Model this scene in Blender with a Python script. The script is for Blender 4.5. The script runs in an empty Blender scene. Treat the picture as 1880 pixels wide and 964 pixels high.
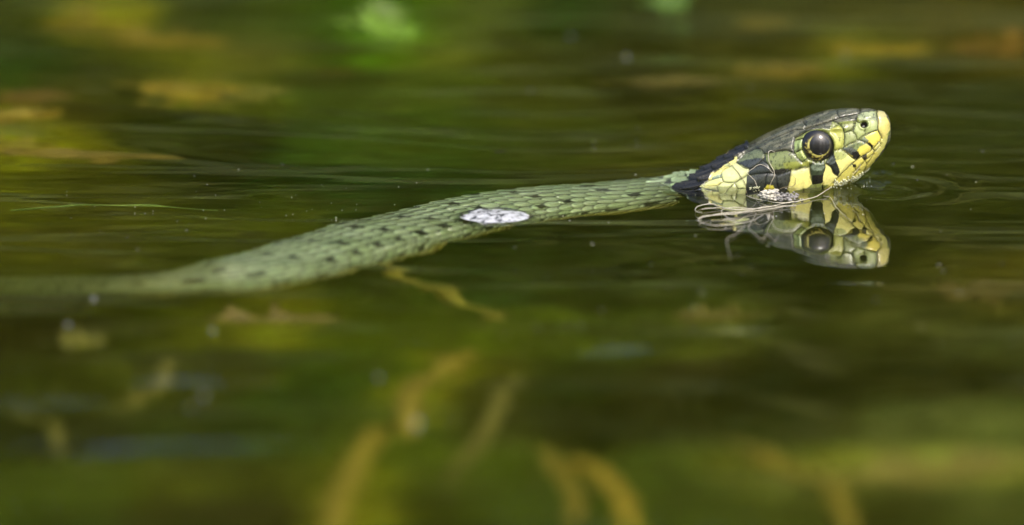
import bpy, math, random
import numpy as np
from math import radians as R
from mathutils import kdtree

# ---------------------------------------------------------------- scene, camera, light (1 unit = 1 cm)
S = bpy.context.scene
S.unit_settings.system = 'METRIC'
S.unit_settings.scale_length = 0.01
COL = S.collection
rng = np.random.default_rng(7)
random.seed(7)

EL = R(9.6)
CE, SE = math.cos(EL), math.sin(EL)
DIST = 150.0
FRAME_W = 16.84
PXK = 1880.0 / 16.84
AIM_Y = -134.0 * DIST / (SE * DIST * PXK - 134.0 * CE)     # puts the head's middle plane at Y = 0
CAM = np.array([0.0, AIM_Y - DIST * CE, DIST * SE])
FWD = np.array([0.0, CE, -SE]); UPV = np.array([0.0, SE, CE])
PXK = 1880.0 / FRAME_W
NW = 1.333

cd = bpy.data.cameras.new('camera'); cam = bpy.data.objects.new('camera', cd); COL.objects.link(cam)
cam.location = CAM; cam.rotation_euler = (math.pi / 2 - EL, 0, 0)
cd.sensor_width = 36.0
cd.lens = 36.0 * DIST / FRAME_W
cd.clip_start = 1.0; cd.clip_end = 60000.0
cd.dof.use_dof = True
cd.dof.focus_distance = DIST - AIM_Y * CE - 1.0
# aperture diameter 2.7 cm; Blender's lens is in mm, the scene unit is a centimetre (unit = 1 "m" to the f-stop)
cd.dof.aperture_fstop = (cd.lens * 1e-3) / 2.7
S.camera = cam

SUN_EL, SUN_AZ = R(47), R(160)     # azimuth clockwise from +Y (north): high, from behind and right of the camera
w = bpy.data.worlds.new('World'); S.world = w; w.use_nodes = True
wn = w.node_tree.nodes; wl = w.node_tree.links
bg = wn['Background']
sky = wn.new('ShaderNodeTexSky'); sky.sky_type = 'NISHITA'; sky.sun_disc = False
sky.sun_elevation = SUN_EL; sky.sun_rotation = SUN_AZ
sky.air_density = 1.0; sky.dust_density = 5.0
wl.new(sky.outputs[0], bg.inputs[0]); bg.inputs[1].default_value = 0.14
sd = bpy.data.lights.new('sun', 'SUN'); sun = bpy.data.objects.new('sun', sd); COL.objects.link(sun)
sd.energy = 1.5; sd.angle = R(14); sd.color = (1.0, 0.97, 0.91)
sun.rotation_euler = (math.pi / 2 - SUN_EL, 0, math.pi - SUN_AZ)
sun.location = (0, 0, 300)

S.view_settings.view_transform = 'Standard'; S.view_settings.look = 'None'
S.view_settings.exposure = 0.8; S.view_settings.gamma = 1.0
cy = S.cycles
cy.use_denoising = True
cy.max_bounces = 12; cy.transmission_bounces = 10; cy.transparent_max_bounces = 8; cy.volume_bounces = 2
cy.diffuse_bounces = 3; cy.glossy_bounces = 4
cy.caustics_refractive = True; cy.caustics_reflective = True
cy.sample_clamp_indirect = 30.0
cy.blur_glossy = 0.3

# ---------------------------------------------------------------- geometry of the view: placing things where they stand
def proj(P):
    P = np.asarray(P, float); d = P - CAM
    z = d @ FWD; k = DIST / z * PXK
    return 940.0 + d[..., 0] * k, 482.0 - (d @ UPV) * k
def ray(px, py):
    d = FWD + np.array([1.0, 0, 0]) * ((px - 940.0) / PXK / DIST) + UPV * ((482.0 - py) / PXK / DIST)
    return d / np.linalg.norm(d)
def at(px, py, z=0.0):
    d = ray(px, py); t = (z - CAM[2]) / d[2]
    return CAM + d * t
def refr(d):
    c = -d[2]; e = 1.0 / NW
    k = 1 - e * e * (1 - c * c)
    return e * d + np.array([0, 0, 1.0]) * (e * c - math.sqrt(k))
def under(px, py, depth):
    p = at(px, py, 0.0); r = refr(ray(px, py))
    return p + r * (depth / -r[2])
_sw = CE / NW
TANW = _sw / math.sqrt(1 - _sw * _sw)
def appear(P):
    """photo position at which an underwater point shows (calm water)"""
    Q = np.array(P, float); dep = np.maximum(0, -Q[..., 2])
    Q[..., 1] = Q[..., 1] - dep * TANW; Q[..., 2] = np.maximum(Q[..., 2], 0)
    return proj(Q)

# ---------------------------------------------------------------- numpy helpers
def lin(c):
    c = np.asarray(c, float) / 255.0
    return np.where(c <= 0.04045, c / 12.92, ((c + 0.055) / 1.055) ** 2.4)
def hsh(ix, iy, iz, s=0):
    h = (ix.astype(np.int64) * 374761393 + iy.astype(np.int64) * 668265263 + iz.astype(np.int64) * 2147483647 + s * 982451653) & 0xFFFFFFFF
    h = ((h ^ (h >> 13)) * 1274126177) & 0xFFFFFFFF
    h = ((h ^ (h >> 15)) * 2246822519) & 0xFFFFFFFF
    return ((h ^ (h >> 16)) & 0xFFFFFF) / float(0xFFFFFF)
def vnoise(x, y, z=0.0, s=0):
    x, y, z = np.broadcast_arrays(np.asarray(x, float), np.asarray(y, float), np.asarray(z, float))
    ix, iy, iz = np.floor(x), np.floor(y), np.floor(z)
    fx, fy, fz = x - ix, y - iy, z - iz
    fx = fx * fx * (3 - 2 * fx); fy = fy * fy * (3 - 2 * fy); fz = fz * fz * (3 - 2 * fz)
    r = 0
    for a in (0, 1):
        for b in (0, 1):
            for c in (0, 1):
                wgt = (fx if a else 1 - fx) * (fy if b else 1 - fy) * (fz if c else 1 - fz)
                r = r + wgt * hsh(ix + a, iy + b, iz + c, s)
    return r * 2 - 1
def fbm(x, y, z=0.0, o=3, s=0):
    r = 0; a = 1.0; f = 1.0
    for i in range(o):
        r = r + a * vnoise(np.asarray(x) * f, np.asarray(y) * f, np.asarray(z) * f, s + i); a *= 0.5; f *= 2.03
    return r
def smooth(a, b, x):
    t = np.clip((x - a) / (b - a), 0, 1); return t * t * (3 - 2 * t)

def mesh_np(name, V, F, mat=None, parent=None, col=None, smooth_=True, extra=None):
    me = bpy.data.meshes.new(name)
    V = np.ascontiguousarray(V, np.float32); F = np.ascontiguousarray(F, np.int32)
    n, k = F.shape
    me.vertices.add(len(V)); me.vertices.foreach_set('co', V.ravel())
    me.loops.add(n * k); me.loops.foreach_set('vertex_index', F.ravel())
    me.polygons.add(n); me.polygons.foreach_set('loop_start', np.arange(0, n * k, k, dtype=np.int32))
    if smooth_:
        me.polygons.foreach_set('use_smooth', np.ones(n, bool))
    me.update(calc_edges=True)
    if col is not None:
        a = me.attributes.new('skin', 'FLOAT_COLOR', 'POINT')
        c4 = np.ones((len(V), 4), np.float32); c4[:, :3] = col
        a.data.foreach_set('color', c4.ravel())
    if extra:
        for nm, arr in extra.items():
            a = me.attributes.new(nm, 'FLOAT', 'POINT'); a.data.foreach_set('value', np.ascontiguousarray(arr, np.float32))
    o = bpy.data.objects.new(name, me); COL.objects.link(o)
    if mat: me.materials.append(mat)
    if parent: o.parent = parent
    return o
def grid_faces(nu, nv, wrap=False):
    iu = np.arange(nu - 1)[:, None]; iv = np.arange(nv if wrap else nv - 1)[None, :]
    jv = (iv + 1) % nv
    a = iu * nv + iv; b = iu * nv + jv; c = (iu + 1) * nv + jv; d = (iu + 1) * nv + iv
    return np.stack([a, d, c, b], -1).reshape(-1, 4)
def tag(o, label=None, cat=None, group=None, kind=None):
    if label: o['label'] = label
    if cat: o['category'] = cat
    if group: o['group'] = group
    if kind: o['kind'] = kind
    return o
def empty(name, loc):
    o = bpy.data.objects.new(name, None); COL.objects.link(o); o.location = loc; o.empty_display_size = 0.5
    return o
def spline(P, n):
    """Catmull-Rom through the points P"""
    P = np.asarray(P, float); m = len(P)
    if m == 2: return P[0] + (P[1] - P[0]) * np.linspace(0, 1, n)[:, None]
    Q = np.vstack([2 * P[0] - P[1], P, 2 * P[-1] - P[-2]])
    t = np.linspace(0, m - 1 - 1e-6, n); i = t.astype(int); f = (t - i)[:, None]
    a, b, c, d = Q[i], Q[i + 1], Q[i + 2], Q[i + 3]
    return 0.5 * (2 * b + (c - a) * f + (2 * a - 5 * b + 4 * c - d) * f ** 2 + (3 * b - a - 3 * c + d) * f ** 3)
def tube_np(P, rad, seg=8):
    P = np.asarray(P, float); n = len(P)
    rad = np.broadcast_to(np.asarray(rad, float), (n,))
    T = np.gradient(P, axis=0); T /= np.linalg.norm(T, axis=1)[:, None] + 1e-12
    up = np.array([0.13, 0.31, 0.94]); A = np.cross(T, up); A /= np.linalg.norm(A, axis=1)[:, None] + 1e-9
    B = np.cross(T, A)
    th = np.linspace(0, 2 * math.pi, seg, endpoint=False)
    V = P[:, None] + rad[:, None, None] * (A[:, None] * np.cos(th)[None, :, None] + B[:, None] * np.sin(th)[None, :, None])
    return V.reshape(-1, 3), grid_faces(n, seg, True)
def merge(parts):
    V = []; F = []; o = 0
    for v, f in parts:
        V.append(v); F.append(f + o); o += len(v)
    return np.vstack(V), np.vstack(F)
def blob(c, r, seed, n=10, amp=0.35, sq=(1, 1, 1)):
    th = np.linspace(0.02, math.pi - 0.02, n); ph = np.linspace(0, 2 * math.pi, n * 2, endpoint=False)
    T, Pp = np.meshgrid(th, ph, indexing='ij')
    D = np.stack([np.sin(T) * np.cos(Pp), np.sin(T) * np.sin(Pp), np.cos(T)], -1)
    rr = r * (1 + amp * fbm(D[..., 0] * 1.7 + seed, D[..., 1] * 1.7, D[..., 2] * 1.7 + seed * 3.1, 3))
    V = D * rr[..., None] * np.array(sq) + np.asarray(c)
    return V.reshape(-1, 3), grid_faces(n, n * 2, True)

# ---------------------------------------------------------------- materials
def mat_new(name):
    m = bpy.data.materials.new(name); m.use_nodes = True
    nt = m.node_tree
    return m, nt, nt.nodes['Principled BSDF'], nt.nodes['Material Output']
def simple(name, c, rough=0.6, var=0.25, scale=2.0, coat=0.0, bump=0.0, sub=0.0, spec=0.5):
    m, nt, p, out = mat_new(name)
    N, L = nt.nodes, nt.links
    tc = N.new('ShaderNodeTexCoord'); nz = N.new('ShaderNodeTexNoise')
    nz.inputs['Scale'].default_value = scale; nz.inputs['Detail'].default_value = 6
    L.new(tc.outputs['Object'], nz.inputs['Vector'])
    mx = N.new('ShaderNodeMix'); mx.data_type = 'RGBA'
    c = np.asarray(c, float)
    mx.inputs[6].default_value = (*np.clip(c * (1 - var), 0, 1), 1); mx.inputs[7].default_value = (*np.clip(c * (1 + var), 0, 1), 1)
    L.new(nz.outputs['Fac'], mx.inputs[0]); L.new(mx.outputs[2], p.inputs['Base Color'])
    p.inputs['Roughness'].default_value = rough; p.inputs['Coat Weight'].default_value = coat
    p.inputs['Specular IOR Level'].default_value = spec
    if sub:
        p.inputs['Subsurface Weight'].default_value = sub; p.inputs['Subsurface Radius'].default_value = (0.1, 0.08, 0.03)
        p.inputs['Subsurface Scale'].default_value = 1.0
    if bump:
        b = N.new('ShaderNodeBump'); b.inputs['Strength'].default_value = bump; b.inputs['Distance'].default_value = 0.1
        L.new(nz.outputs['Fac'], b.inputs['Height']); L.new(b.outputs[0], p.inputs['Normal'])
    return m

# snake skin: colours are pigment with some light and haze painted in, fine grain from noise
m_skin, nt, p, out = mat_new('snake_skin'); N, L = nt.nodes, nt.links
at_ = N.new('ShaderNodeAttribute'); at_.attribute_name = 'skin'
gl_ = N.new('ShaderNodeAttribute'); gl_.attribute_name = 'wet'
tc = N.new('ShaderNodeTexCoord')
n1 = N.new('ShaderNodeTexNoise'); n1.inputs['Scale'].default_value = 9; n1.inputs['Detail'].default_value = 8; n1.inputs['Roughness'].default_value = 0.65
n2 = N.new('ShaderNodeTexNoise'); n2.inputs['Scale'].default_value = 38; n2.inputs['Detail'].default_value = 4
L.new(tc.outputs['Object'], n1.inputs['Vector']); L.new(tc.outputs['Object'], n2.inputs['Vector'])
mr = N.new('ShaderNodeMapRange'); mr.inputs[1].default_value = 0.3; mr.inputs[2].default_value = 0.7; mr.inputs[3].default_value = 0.86; mr.inputs[4].default_value = 1.12
L.new(n1.outputs['Fac'], mr.inputs[0])
mm = N.new('ShaderNodeMix'); mm.data_type = 'RGBA'; mm.blend_type = 'MULTIPLY'; mm.inputs[0].default_value = 1.0
L.new(at_.outputs['Color'], mm.inputs[6]); L.new(mr.outputs[0], mm.inputs[7]); L.new(mm.outputs[2], p.inputs['Base Color'])
ad = N.new('ShaderNodeMath'); ad.operation = 'ADD'; L.new(n1.outputs['Fac'], ad.inputs[0]); L.new(n2.outputs['Fac'], ad.inputs[1])
b = N.new('ShaderNodeBump'); b.inputs['Strength'].default_value = 0.22; b.inputs['Distance'].default_value = 0.02
L.new(ad.outputs[0], b.inputs['Height']); L.new(b.outputs[0], p.inputs['Normal'])
mr2 = N.new('ShaderNodeMapRange'); mr2.inputs[1].default_value = 0.3; mr2.inputs[2].default_value = 0.7; mr2.inputs[3].default_value = 0.22; mr2.inputs[4].default_value = 0.45
L.new(n2.outputs['Fac'], mr2.inputs[0]); L.new(mr2.outputs[0], p.inputs['Roughness'])
p.inputs['Specular IOR Level'].default_value = 0.5
p.inputs['Coat Weight'].default_value = 0.6; p.inputs['Coat Roughness'].default_value = 0.10
p.inputs['Subsurface Weight'].default_value = 0.12; p.inputs['Subsurface Radius'].default_value = (0.06, 0.05, 0.02); p.inputs['Subsurface Scale'].default_value = 1.0

m_eye, nt, p, out = mat_new('snake_eye'); N, L = nt.nodes, nt.links
at_ = N.new('ShaderNodeAttribute'); at_.attribute_name = 'skin'
L.new(at_.outputs['Color'], p.inputs['Base Color'])
p.inputs['Roughness'].default_value = 0.5; p.inputs['Coat Weight'].default_value = 1.0; p.inputs['Coat Roughness'].default_value = 0.02; p.inputs['Coat IOR'].default_value = 1.5

# water: refracting, faintly murky green
m_water, nt, p, out = mat_new('pond_water'); N, L = nt.nodes, nt.links
N.remove(p)
g = N.new('ShaderNodeBsdfGlass'); g.inputs['IOR'].default_value = NW; g.inputs['Roughness'].default_value = 0.0
L.new(g.outputs[0], out.inputs['Surface'])
tc = N.new('ShaderNodeTexCoord')
nz = N.new('ShaderNodeTexNoise'); nz.inputs['Scale'].default_value = 1.3; nz.inputs['Detail'].default_value = 3
mp = N.new('ShaderNodeMapping'); mp.inputs['Scale'].default_value = (0.45, 1.0, 1.0)
L.new(tc.outputs['Object'], mp.inputs['Vector']); L.new(mp.outputs[0], nz.inputs['Vector'])
b = N.new('ShaderNodeBump'); b.inputs['Strength'].default_value = 0.05; b.inputs['Distance'].default_value = 0.04
L.new(nz.outputs['Fac'], b.inputs['Height']); L.new(b.outputs[0], g.inputs['Normal'])
va = N.new('ShaderNodeVolumeAbsorption'); va.inputs['Color'].default_value = (0.55, 0.60, 0.06, 1); va.inputs['Density'].default_value = 0.12
vs = N.new('ShaderNodeVolumeScatter'); vs.inputs['Color'].default_value = (0.62, 0.60, 0.10, 1); vs.inputs['Density'].default_value = 0.022; vs.inputs['Anisotropy'].default_value = 0.3
av = N.new('ShaderNodeAddShader'); L.new(va.outputs[0], av.inputs[0]); L.new(vs.outputs[0], av.inputs[1]); L.new(av.outputs[0], out.inputs['Volume'])
m_water.cycles.homogeneous_volume = True

# ---------------------------------------------------------------- ground with the pond basin
BED = [  # photo x, y, colour of mud and algae, with sky sheen and reflections painted in
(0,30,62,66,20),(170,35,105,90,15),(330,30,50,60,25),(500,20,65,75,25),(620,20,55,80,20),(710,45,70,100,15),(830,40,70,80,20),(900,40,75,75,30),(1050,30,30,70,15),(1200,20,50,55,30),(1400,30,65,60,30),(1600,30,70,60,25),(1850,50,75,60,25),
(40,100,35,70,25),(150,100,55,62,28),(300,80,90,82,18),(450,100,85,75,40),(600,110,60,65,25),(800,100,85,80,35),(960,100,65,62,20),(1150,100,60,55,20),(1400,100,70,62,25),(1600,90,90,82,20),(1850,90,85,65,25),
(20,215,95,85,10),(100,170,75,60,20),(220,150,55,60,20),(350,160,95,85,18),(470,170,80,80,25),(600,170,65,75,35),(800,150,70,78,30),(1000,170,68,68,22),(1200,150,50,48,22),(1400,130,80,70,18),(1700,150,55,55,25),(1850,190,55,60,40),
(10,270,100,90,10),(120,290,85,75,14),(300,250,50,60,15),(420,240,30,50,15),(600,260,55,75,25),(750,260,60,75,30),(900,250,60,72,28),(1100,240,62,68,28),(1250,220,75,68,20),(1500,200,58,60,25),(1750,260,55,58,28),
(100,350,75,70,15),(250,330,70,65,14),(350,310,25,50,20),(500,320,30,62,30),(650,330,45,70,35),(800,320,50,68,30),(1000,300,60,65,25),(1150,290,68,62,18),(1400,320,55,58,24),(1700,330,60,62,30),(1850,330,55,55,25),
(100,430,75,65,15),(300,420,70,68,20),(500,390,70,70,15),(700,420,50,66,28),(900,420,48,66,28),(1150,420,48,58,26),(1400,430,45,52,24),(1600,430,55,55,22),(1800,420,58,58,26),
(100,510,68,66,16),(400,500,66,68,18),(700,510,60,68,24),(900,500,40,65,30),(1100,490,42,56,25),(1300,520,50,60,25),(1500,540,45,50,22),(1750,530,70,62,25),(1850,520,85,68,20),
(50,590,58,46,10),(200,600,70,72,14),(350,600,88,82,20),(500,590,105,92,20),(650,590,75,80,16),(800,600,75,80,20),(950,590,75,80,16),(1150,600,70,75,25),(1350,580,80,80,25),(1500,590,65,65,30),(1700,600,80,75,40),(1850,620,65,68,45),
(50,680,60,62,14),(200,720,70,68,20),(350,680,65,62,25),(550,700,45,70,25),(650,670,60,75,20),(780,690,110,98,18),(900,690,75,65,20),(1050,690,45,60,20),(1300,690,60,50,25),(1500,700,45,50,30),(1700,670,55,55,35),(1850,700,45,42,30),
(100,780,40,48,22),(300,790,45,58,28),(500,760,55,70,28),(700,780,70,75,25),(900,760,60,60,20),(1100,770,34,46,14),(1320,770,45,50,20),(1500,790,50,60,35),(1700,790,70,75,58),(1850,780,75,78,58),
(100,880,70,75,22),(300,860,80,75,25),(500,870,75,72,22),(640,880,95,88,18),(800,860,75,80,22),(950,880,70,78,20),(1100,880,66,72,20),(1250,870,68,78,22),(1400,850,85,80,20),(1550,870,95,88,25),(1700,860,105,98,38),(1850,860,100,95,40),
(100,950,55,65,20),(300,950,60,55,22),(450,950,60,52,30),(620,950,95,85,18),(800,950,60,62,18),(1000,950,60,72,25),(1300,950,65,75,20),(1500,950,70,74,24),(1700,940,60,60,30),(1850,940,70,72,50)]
def axis(lo, hi, fine, far, grow=1.16):
    a = list(np.arange(lo, hi, fine)); s = fine
    x = hi
    while x < far: a.append(x); s *= grow; x += s
    a.append(far)
    s = fine; x = lo; pre = []
    while x > -far: s *= grow; x -= s; pre.append(max(x, -far))
    return np.array(sorted(set(pre + a)))
gx = axis(-16, 16, 0.35, 30000, 1.15); gy = axis(-30, 42, 0.35, 30000, 1.15)
GX, GY = np.meshgrid(gx, gy, indexing='ij')
edge = 1.0 + 0.07 * fbm(GX / 60, GY / 60, 0, 2, 11)
dpond = np.maximum(np.abs(GX) / 230.0, np.maximum((GY - 10) / 62.0, (-GY - 10) / 210.0)) * edge   # 1 at the shore
GZ = -7.5 + 1.2 * fbm(GX / 7, GY / 7, 0.3, 4, 3) + 0.25 * fbm(GX / 1.3, GY / 1.3, 0, 3, 5)
GZ = GZ + smooth(0.72, 1.0, dpond) * 9.5 + smooth(1.0, 1.5, dpond) * 14 + smooth(1.3, 4, dpond) * 25 + smooth(1.1, 2, dpond) * 4 * fbm(GX / 25, GY / 25, 0, 3, 9)
P = np.stack([GX, GY, GZ], -1).reshape(-1, 3)
ax_, ay_ = appear(P)
bp = np.array(BED, float); bc = lin(bp[:, 2:])
wsum = np.zeros(len(P)); csum = np.zeros((len(P), 3))
jx = ax_ + 26 * fbm(P[:, 0] / 1.6, P[:, 1] / 1.6, 0, 3, 21); jy = ay_ + 12 * fbm(P[:, 0] / 1.6, P[:, 1] / 1.6, 5, 3, 22)
for (x0, y0), c in zip(bp[:, :2], bc):
    q = ((jx - x0) / 75.0) ** 2 + ((jy - y0) / 38.0) ** 2
    ww = np.exp(-np.minimum(q, 60)) + 1e-7 / (1 + q)
    wsum += ww; csum += ww[:, None] * c
bedc = csum / wsum[:, None]
mean = bc.mean(0)
inview = (ax_ > -300) & (ax_ < 2200) & (ay_ > -300) & (ay_ < 1300)
bedc = np.where(inview[:, None], bedc, mean)
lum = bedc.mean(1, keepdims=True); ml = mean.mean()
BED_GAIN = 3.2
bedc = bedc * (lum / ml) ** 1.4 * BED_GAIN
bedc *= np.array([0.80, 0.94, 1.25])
gr = (smooth(1000, 1700, ax_) * smooth(380, 620, ay_))[:, None] * 0.55
bedc = bedc * (1 - gr) + (bedc.mean(1, keepdims=True) * np.array([1.35, 1.28, 0.62])) * gr * 0.85
bedc *= (1 + 0.28 * fbm(P[:, 0] / 0.8, P[:, 1] / 0.8, 0, 3, 31))[:, None]
bankc = np.array([0.035, 0.042, 0.014])[None] * (1 + 0.4 * fbm(P[:, 0] / 9, P[:, 1] / 9, 0, 3, 33))[:, None]
tb = smooth(-1.5, 1.5, P[:, 2])[:, None]
bedc = np.clip(bedc * (1 - tb) + bankc * tb, 0.004, 0.8)
m_bed, nt, p, out = mat_new('mud'); N, L = nt.nodes, nt.links
at_ = N.new('ShaderNodeAttribute'); at_.attribute_name = 'skin'
tc = N.new('ShaderNodeTexCoord'); nz = N.new('ShaderNodeTexNoise'); nz.inputs['Scale'].default_value = 1.1; nz.inputs['Detail'].default_value = 7
L.new(tc.outputs['Object'], nz.inputs['Vector'])
mr = N.new('ShaderNodeMapRange'); mr.inputs[1].default_value = 0.3; mr.inputs[2].default_value = 0.7; mr.inputs[3].default_value = 0.6; mr.inputs[4].default_value = 1.4
L.new(nz.outputs['Fac'], mr.inputs[0])
mm = N.new('ShaderNodeMix'); mm.data_type = 'RGBA'; mm.blend_type = 'MULTIPLY'; mm.inputs[0].default_value = 1.0
L.new(at_.outputs['Color'], mm.inputs[6]); L.new(mr.outputs[0], mm.inputs[7]); L.new(mm.outputs[2], p.inputs['Base Color'])
p.inputs['Roughness'].default_value = 0.9; p.inputs['Specular IOR Level'].default_value = 0.1
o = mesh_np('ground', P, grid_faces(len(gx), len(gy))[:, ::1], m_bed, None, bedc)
tag(o, kind='structure', label='muddy pond bed and bank')

# ---------------------------------------------------------------- the snake
K0 = (DIST - AIM_Y * CE) / DIST / PXK
def zof(y, Y): return ((348 - y) * K0 - Y * SE) / CE
# head: photo x, top outline y, centre depth Y, lowest z, half width
HEAD = [
(1635.0,236,0.00,0.96,0.03),(1633.0,222,0.00,0.84,0.10),(1628.0,211,0.00,0.78,0.175),(1618.0,203.5,0.00,0.62,0.26),(1600.0,200.5,0.0,0.43,0.34),
(1580.0,199.5,0.01,0.25,0.385),(1555.0,199.5,0.02,0.08,0.425),(1530.0,201,0.04,-0.05,0.46),(1500.0,208,0.08,-0.22,0.51),(1470.0,219,0.13,-0.32,0.56),
(1440.0,232,0.19,-0.40,0.62),(1400.0,250,0.28,-0.50,0.70),(1360.0,272,0.38,-0.60,0.75),(1320.0,294,0.47,-0.74,0.80),(1290.0,311,0.54,-0.90,0.84)]
TOP = [(1240,320.5),(1200,325),(1150,330),(1100,336),(1050,339),(1000,343),(950,348.5),(900,355),(850,363),(800,372),(750,383),(700,395),(650,407.5),(600,421),(550,436),(500,450),(450,463),(400,474),(350,483),(300,490),(250,495.5),(200,499),(150,501),(100,502),(0,503),(-120,505),(-260,512)]
def rad_at(x): return float(np.interp(x, [-300, 0, 300, 500, 700, 900, 1050, 1200, 1240], [0.92, 0.97, 1.0, 1.05, 1.12, 1.15, 1.07, 0.98, 0.96]))
def sub_at(x): return float(np.interp(x, [-300, -100, 50, 200, 300, 420, 600, 800, 1100, 1200, 1240], [5.4, 5.0, 3.9, 2.1, 0.95, 0.26, 0.15, 0.14, 0.12, 0.03, -0.08]))
ctl = []  # X, Y, zc, w, h
for x, yt, Y, zb, wd in HEAD:
    Y *= 1.22
    zt = zof(yt, Y); ctl.append([(x - 940) * K0, Y, (zt + zb) / 2, wd, (zt - zb) / 2])
for i, (x, yt) in enumerate(TOP):
    r = rad_at(x); dc = r + sub_at(x)
    j = min(i + 1, len(TOP) - 1); k = max(i - 1, 0)
    slope = abs((TOP[j][1] - TOP[k][1]) / (TOP[j][0] - TOP[k][0])) / SE
    ca = 1 / math.sqrt(1 + slope ** 2)
    half = r * math.sqrt((1 / ca) ** 2 + TANW ** 2)
    p0 = at(x, yt, 0.0)
    Yc = p0[1] + TANW * dc - half
    ctl.append([p0[0], Yc, -dc, r, r])
ctl = np.array(ctl)
# smooth parametrisation by arc length
fine = spline(ctl, 6000)
ds = np.linalg.norm(np.diff(fine[:, :3], axis=0), axis=1)
# the tip turns fast: add the change of half height to the length
dh = np.abs(np.diff(fine[:, 4])); arc = np.concatenate([[0], np.cumsum(np.sqrt(ds ** 2 + dh ** 2))])
s_head = np.interp(0.5, [0, 1], [0, 1]);
LHEAD = float(np.interp(-(1262 - 940) * K0, -fine[:, 0], arc))
us = np.concatenate([np.arange(0.0, 0.12, 0.004), np.arange(0.12, LHEAD, 0.0085), np.arange(LHEAD, arc[-1] - 6, 0.024), np.arange(arc[-1] - 6, arc[-1], 0.05)])
SP = np.stack([np.interp(us, arc, fine[:, k]) for k in range(5)], 1)
# light smoothing of the swept values
def smo(a, n):
    k = np.ones(n) / n; return np.convolve(np.pad(a, n // 2, mode='edge'), k, 'valid')[:len(a)]
NU = len(us); NV = 480
T = np.gradient(SP[:, :3], us, axis=0); T[:, 2] = 0
for k in range(2): T[:, k] = smo(smo(T[:, k], 41), 41)
T /= np.linalg.norm(T, axis=1)[:, None]
headw = smooth((1300 - 940) * K0, (1400 - 940) * K0, SP[:, 0])
T[:, 0] = T[:, 0] * (1 - headw) + (-1) * headw; T[:, 1] *= (1 - headw); T /= np.linalg.norm(T, axis=1)[:, None]
SIDE = np.stack([-T[:, 1], T[:, 0], np.zeros(NU)], 1)     # towards the camera
v = np.linspace(0, 2 * math.pi, NV, endpoint=False) - math.pi / 2 + 1e-4
cv, sv = np.cos(v), np.sin(v)
def shape(hw):
    """unit cross-section: side and height, blended from round body to the head's flat-topped box"""
    n = 2.0 + 0.75 * hw[:, None]
    c = np.sign(cv)[None] * np.abs(cv)[None] ** (2 / n); s = np.sign(sv)[None] * np.abs(sv)[None] ** (2 / n)
    tap = 1 - hw[:, None] * (0.20 * np.clip(s, 0, 1) ** 1.5 + 0.18 * np.clip(-s - 0.2, 0, 1) ** 1.3)
    return c * tap, s
hw = smooth((1260 - 940) * K0, (1420 - 940) * K0, SP[:, 0]) * (1 - 0.55 * smooth((1600 - 940) * K0, (1634 - 940) * K0, SP[:, 0]))
cs, sn = shape(hw)
Pb = SP[:, None, :3] + SIDE[:, None, :] * (SP[:, 3, None] * cs)[..., None]
Pb[..., 2] += SP[:, 4, None] * sn
# brow ridge over the eye, cheek bulge
def zpx(zx, zy): return 1220 + np.asarray(zx) / 3.9167, 170 + np.asarray(zy) / 3.9167
# pattern coordinates: those of the near side, mirrored to the far one
mir = (NV - np.arange(NV)) % NV      # v -> pi - v   (v starts at -pi/2)
near = cv >= 0
Xp, Yp = appear(Pb)
Zx = (Xp - 1220) * 3.9167; Zy = (Yp - 170) * 3.9167
Zx = np.where(near[None], Zx, Zx[:, mir]); Zy = np.where(near[None], Zy, Zy[:, mir])
NH = int(np.searchsorted(us, LHEAD + 1.1))       # rows that carry the head pattern
zx = Zx[:NH].ravel(); zy = Zy[:NH].ravel()
NRM = np.zeros_like(Pb)
du = np.gradient(Pb, axis=0); dv_ = (np.roll(Pb, -1, 1) - np.roll(Pb, 1, 1)) / 2
NRM = np.cross(du, dv_); NRM /= np.linalg.norm(NRM, axis=2)[..., None] + 1e-12
if np.mean(np.sum(NRM[NU // 2] * (Pb[NU // 2] - SP[NU // 2, :3]), 1)) < 0: NRM = -NRM

def inpoly(x, y, poly):
    poly = np.asarray(poly, float); r = np.zeros(x.shape, bool)
    bb = (x > poly[:, 0].min()) & (x < poly[:, 0].max()) & (y > poly[:, 1].min()) & (y < poly[:, 1].max())
    idx = np.nonzero(bb)[0]; X = x[idx]; Y = y[idx]; ins = np.zeros(len(idx), bool)
    n = len(poly)
    for i in range(n):
        x1, y1 = poly[i]; x2, y2 = poly[(i + 1) % n]
        if y1 == y2: continue
        c = ((y1 > Y) != (y2 > Y)) & (X < (x2 - x1) * (Y - y1) / (y2 - y1) + x1)
        ins ^= c
    r[idx] = ins; return r
def dseg(x, y, line, lim=40):
    line = np.asarray(line, float); d = np.full(x.shape, 1e3)
    for i in range(len(line) - 1):
        x1, y1 = line[i]; x2, y2 = line[i + 1]
        bb = np.nonzero((x > min(x1, x2) - lim) & (x < max(x1, x2) + lim) & (y > min(y1, y2) - lim) & (y < max(y1, y2) + lim))[0]
        if not len(bb): continue
        X = x[bb] - x1; Y = y[bb] - y1; dx, dy = x2 - x1, y2 - y1
        t = np.clip((X * dx + Y * dy) / (dx * dx + dy * dy + 1e-9), 0, 1)
        d[bb] = np.minimum(d[bb], np.hypot(X - t * dx, Y - t * dy))
    return d

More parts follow.
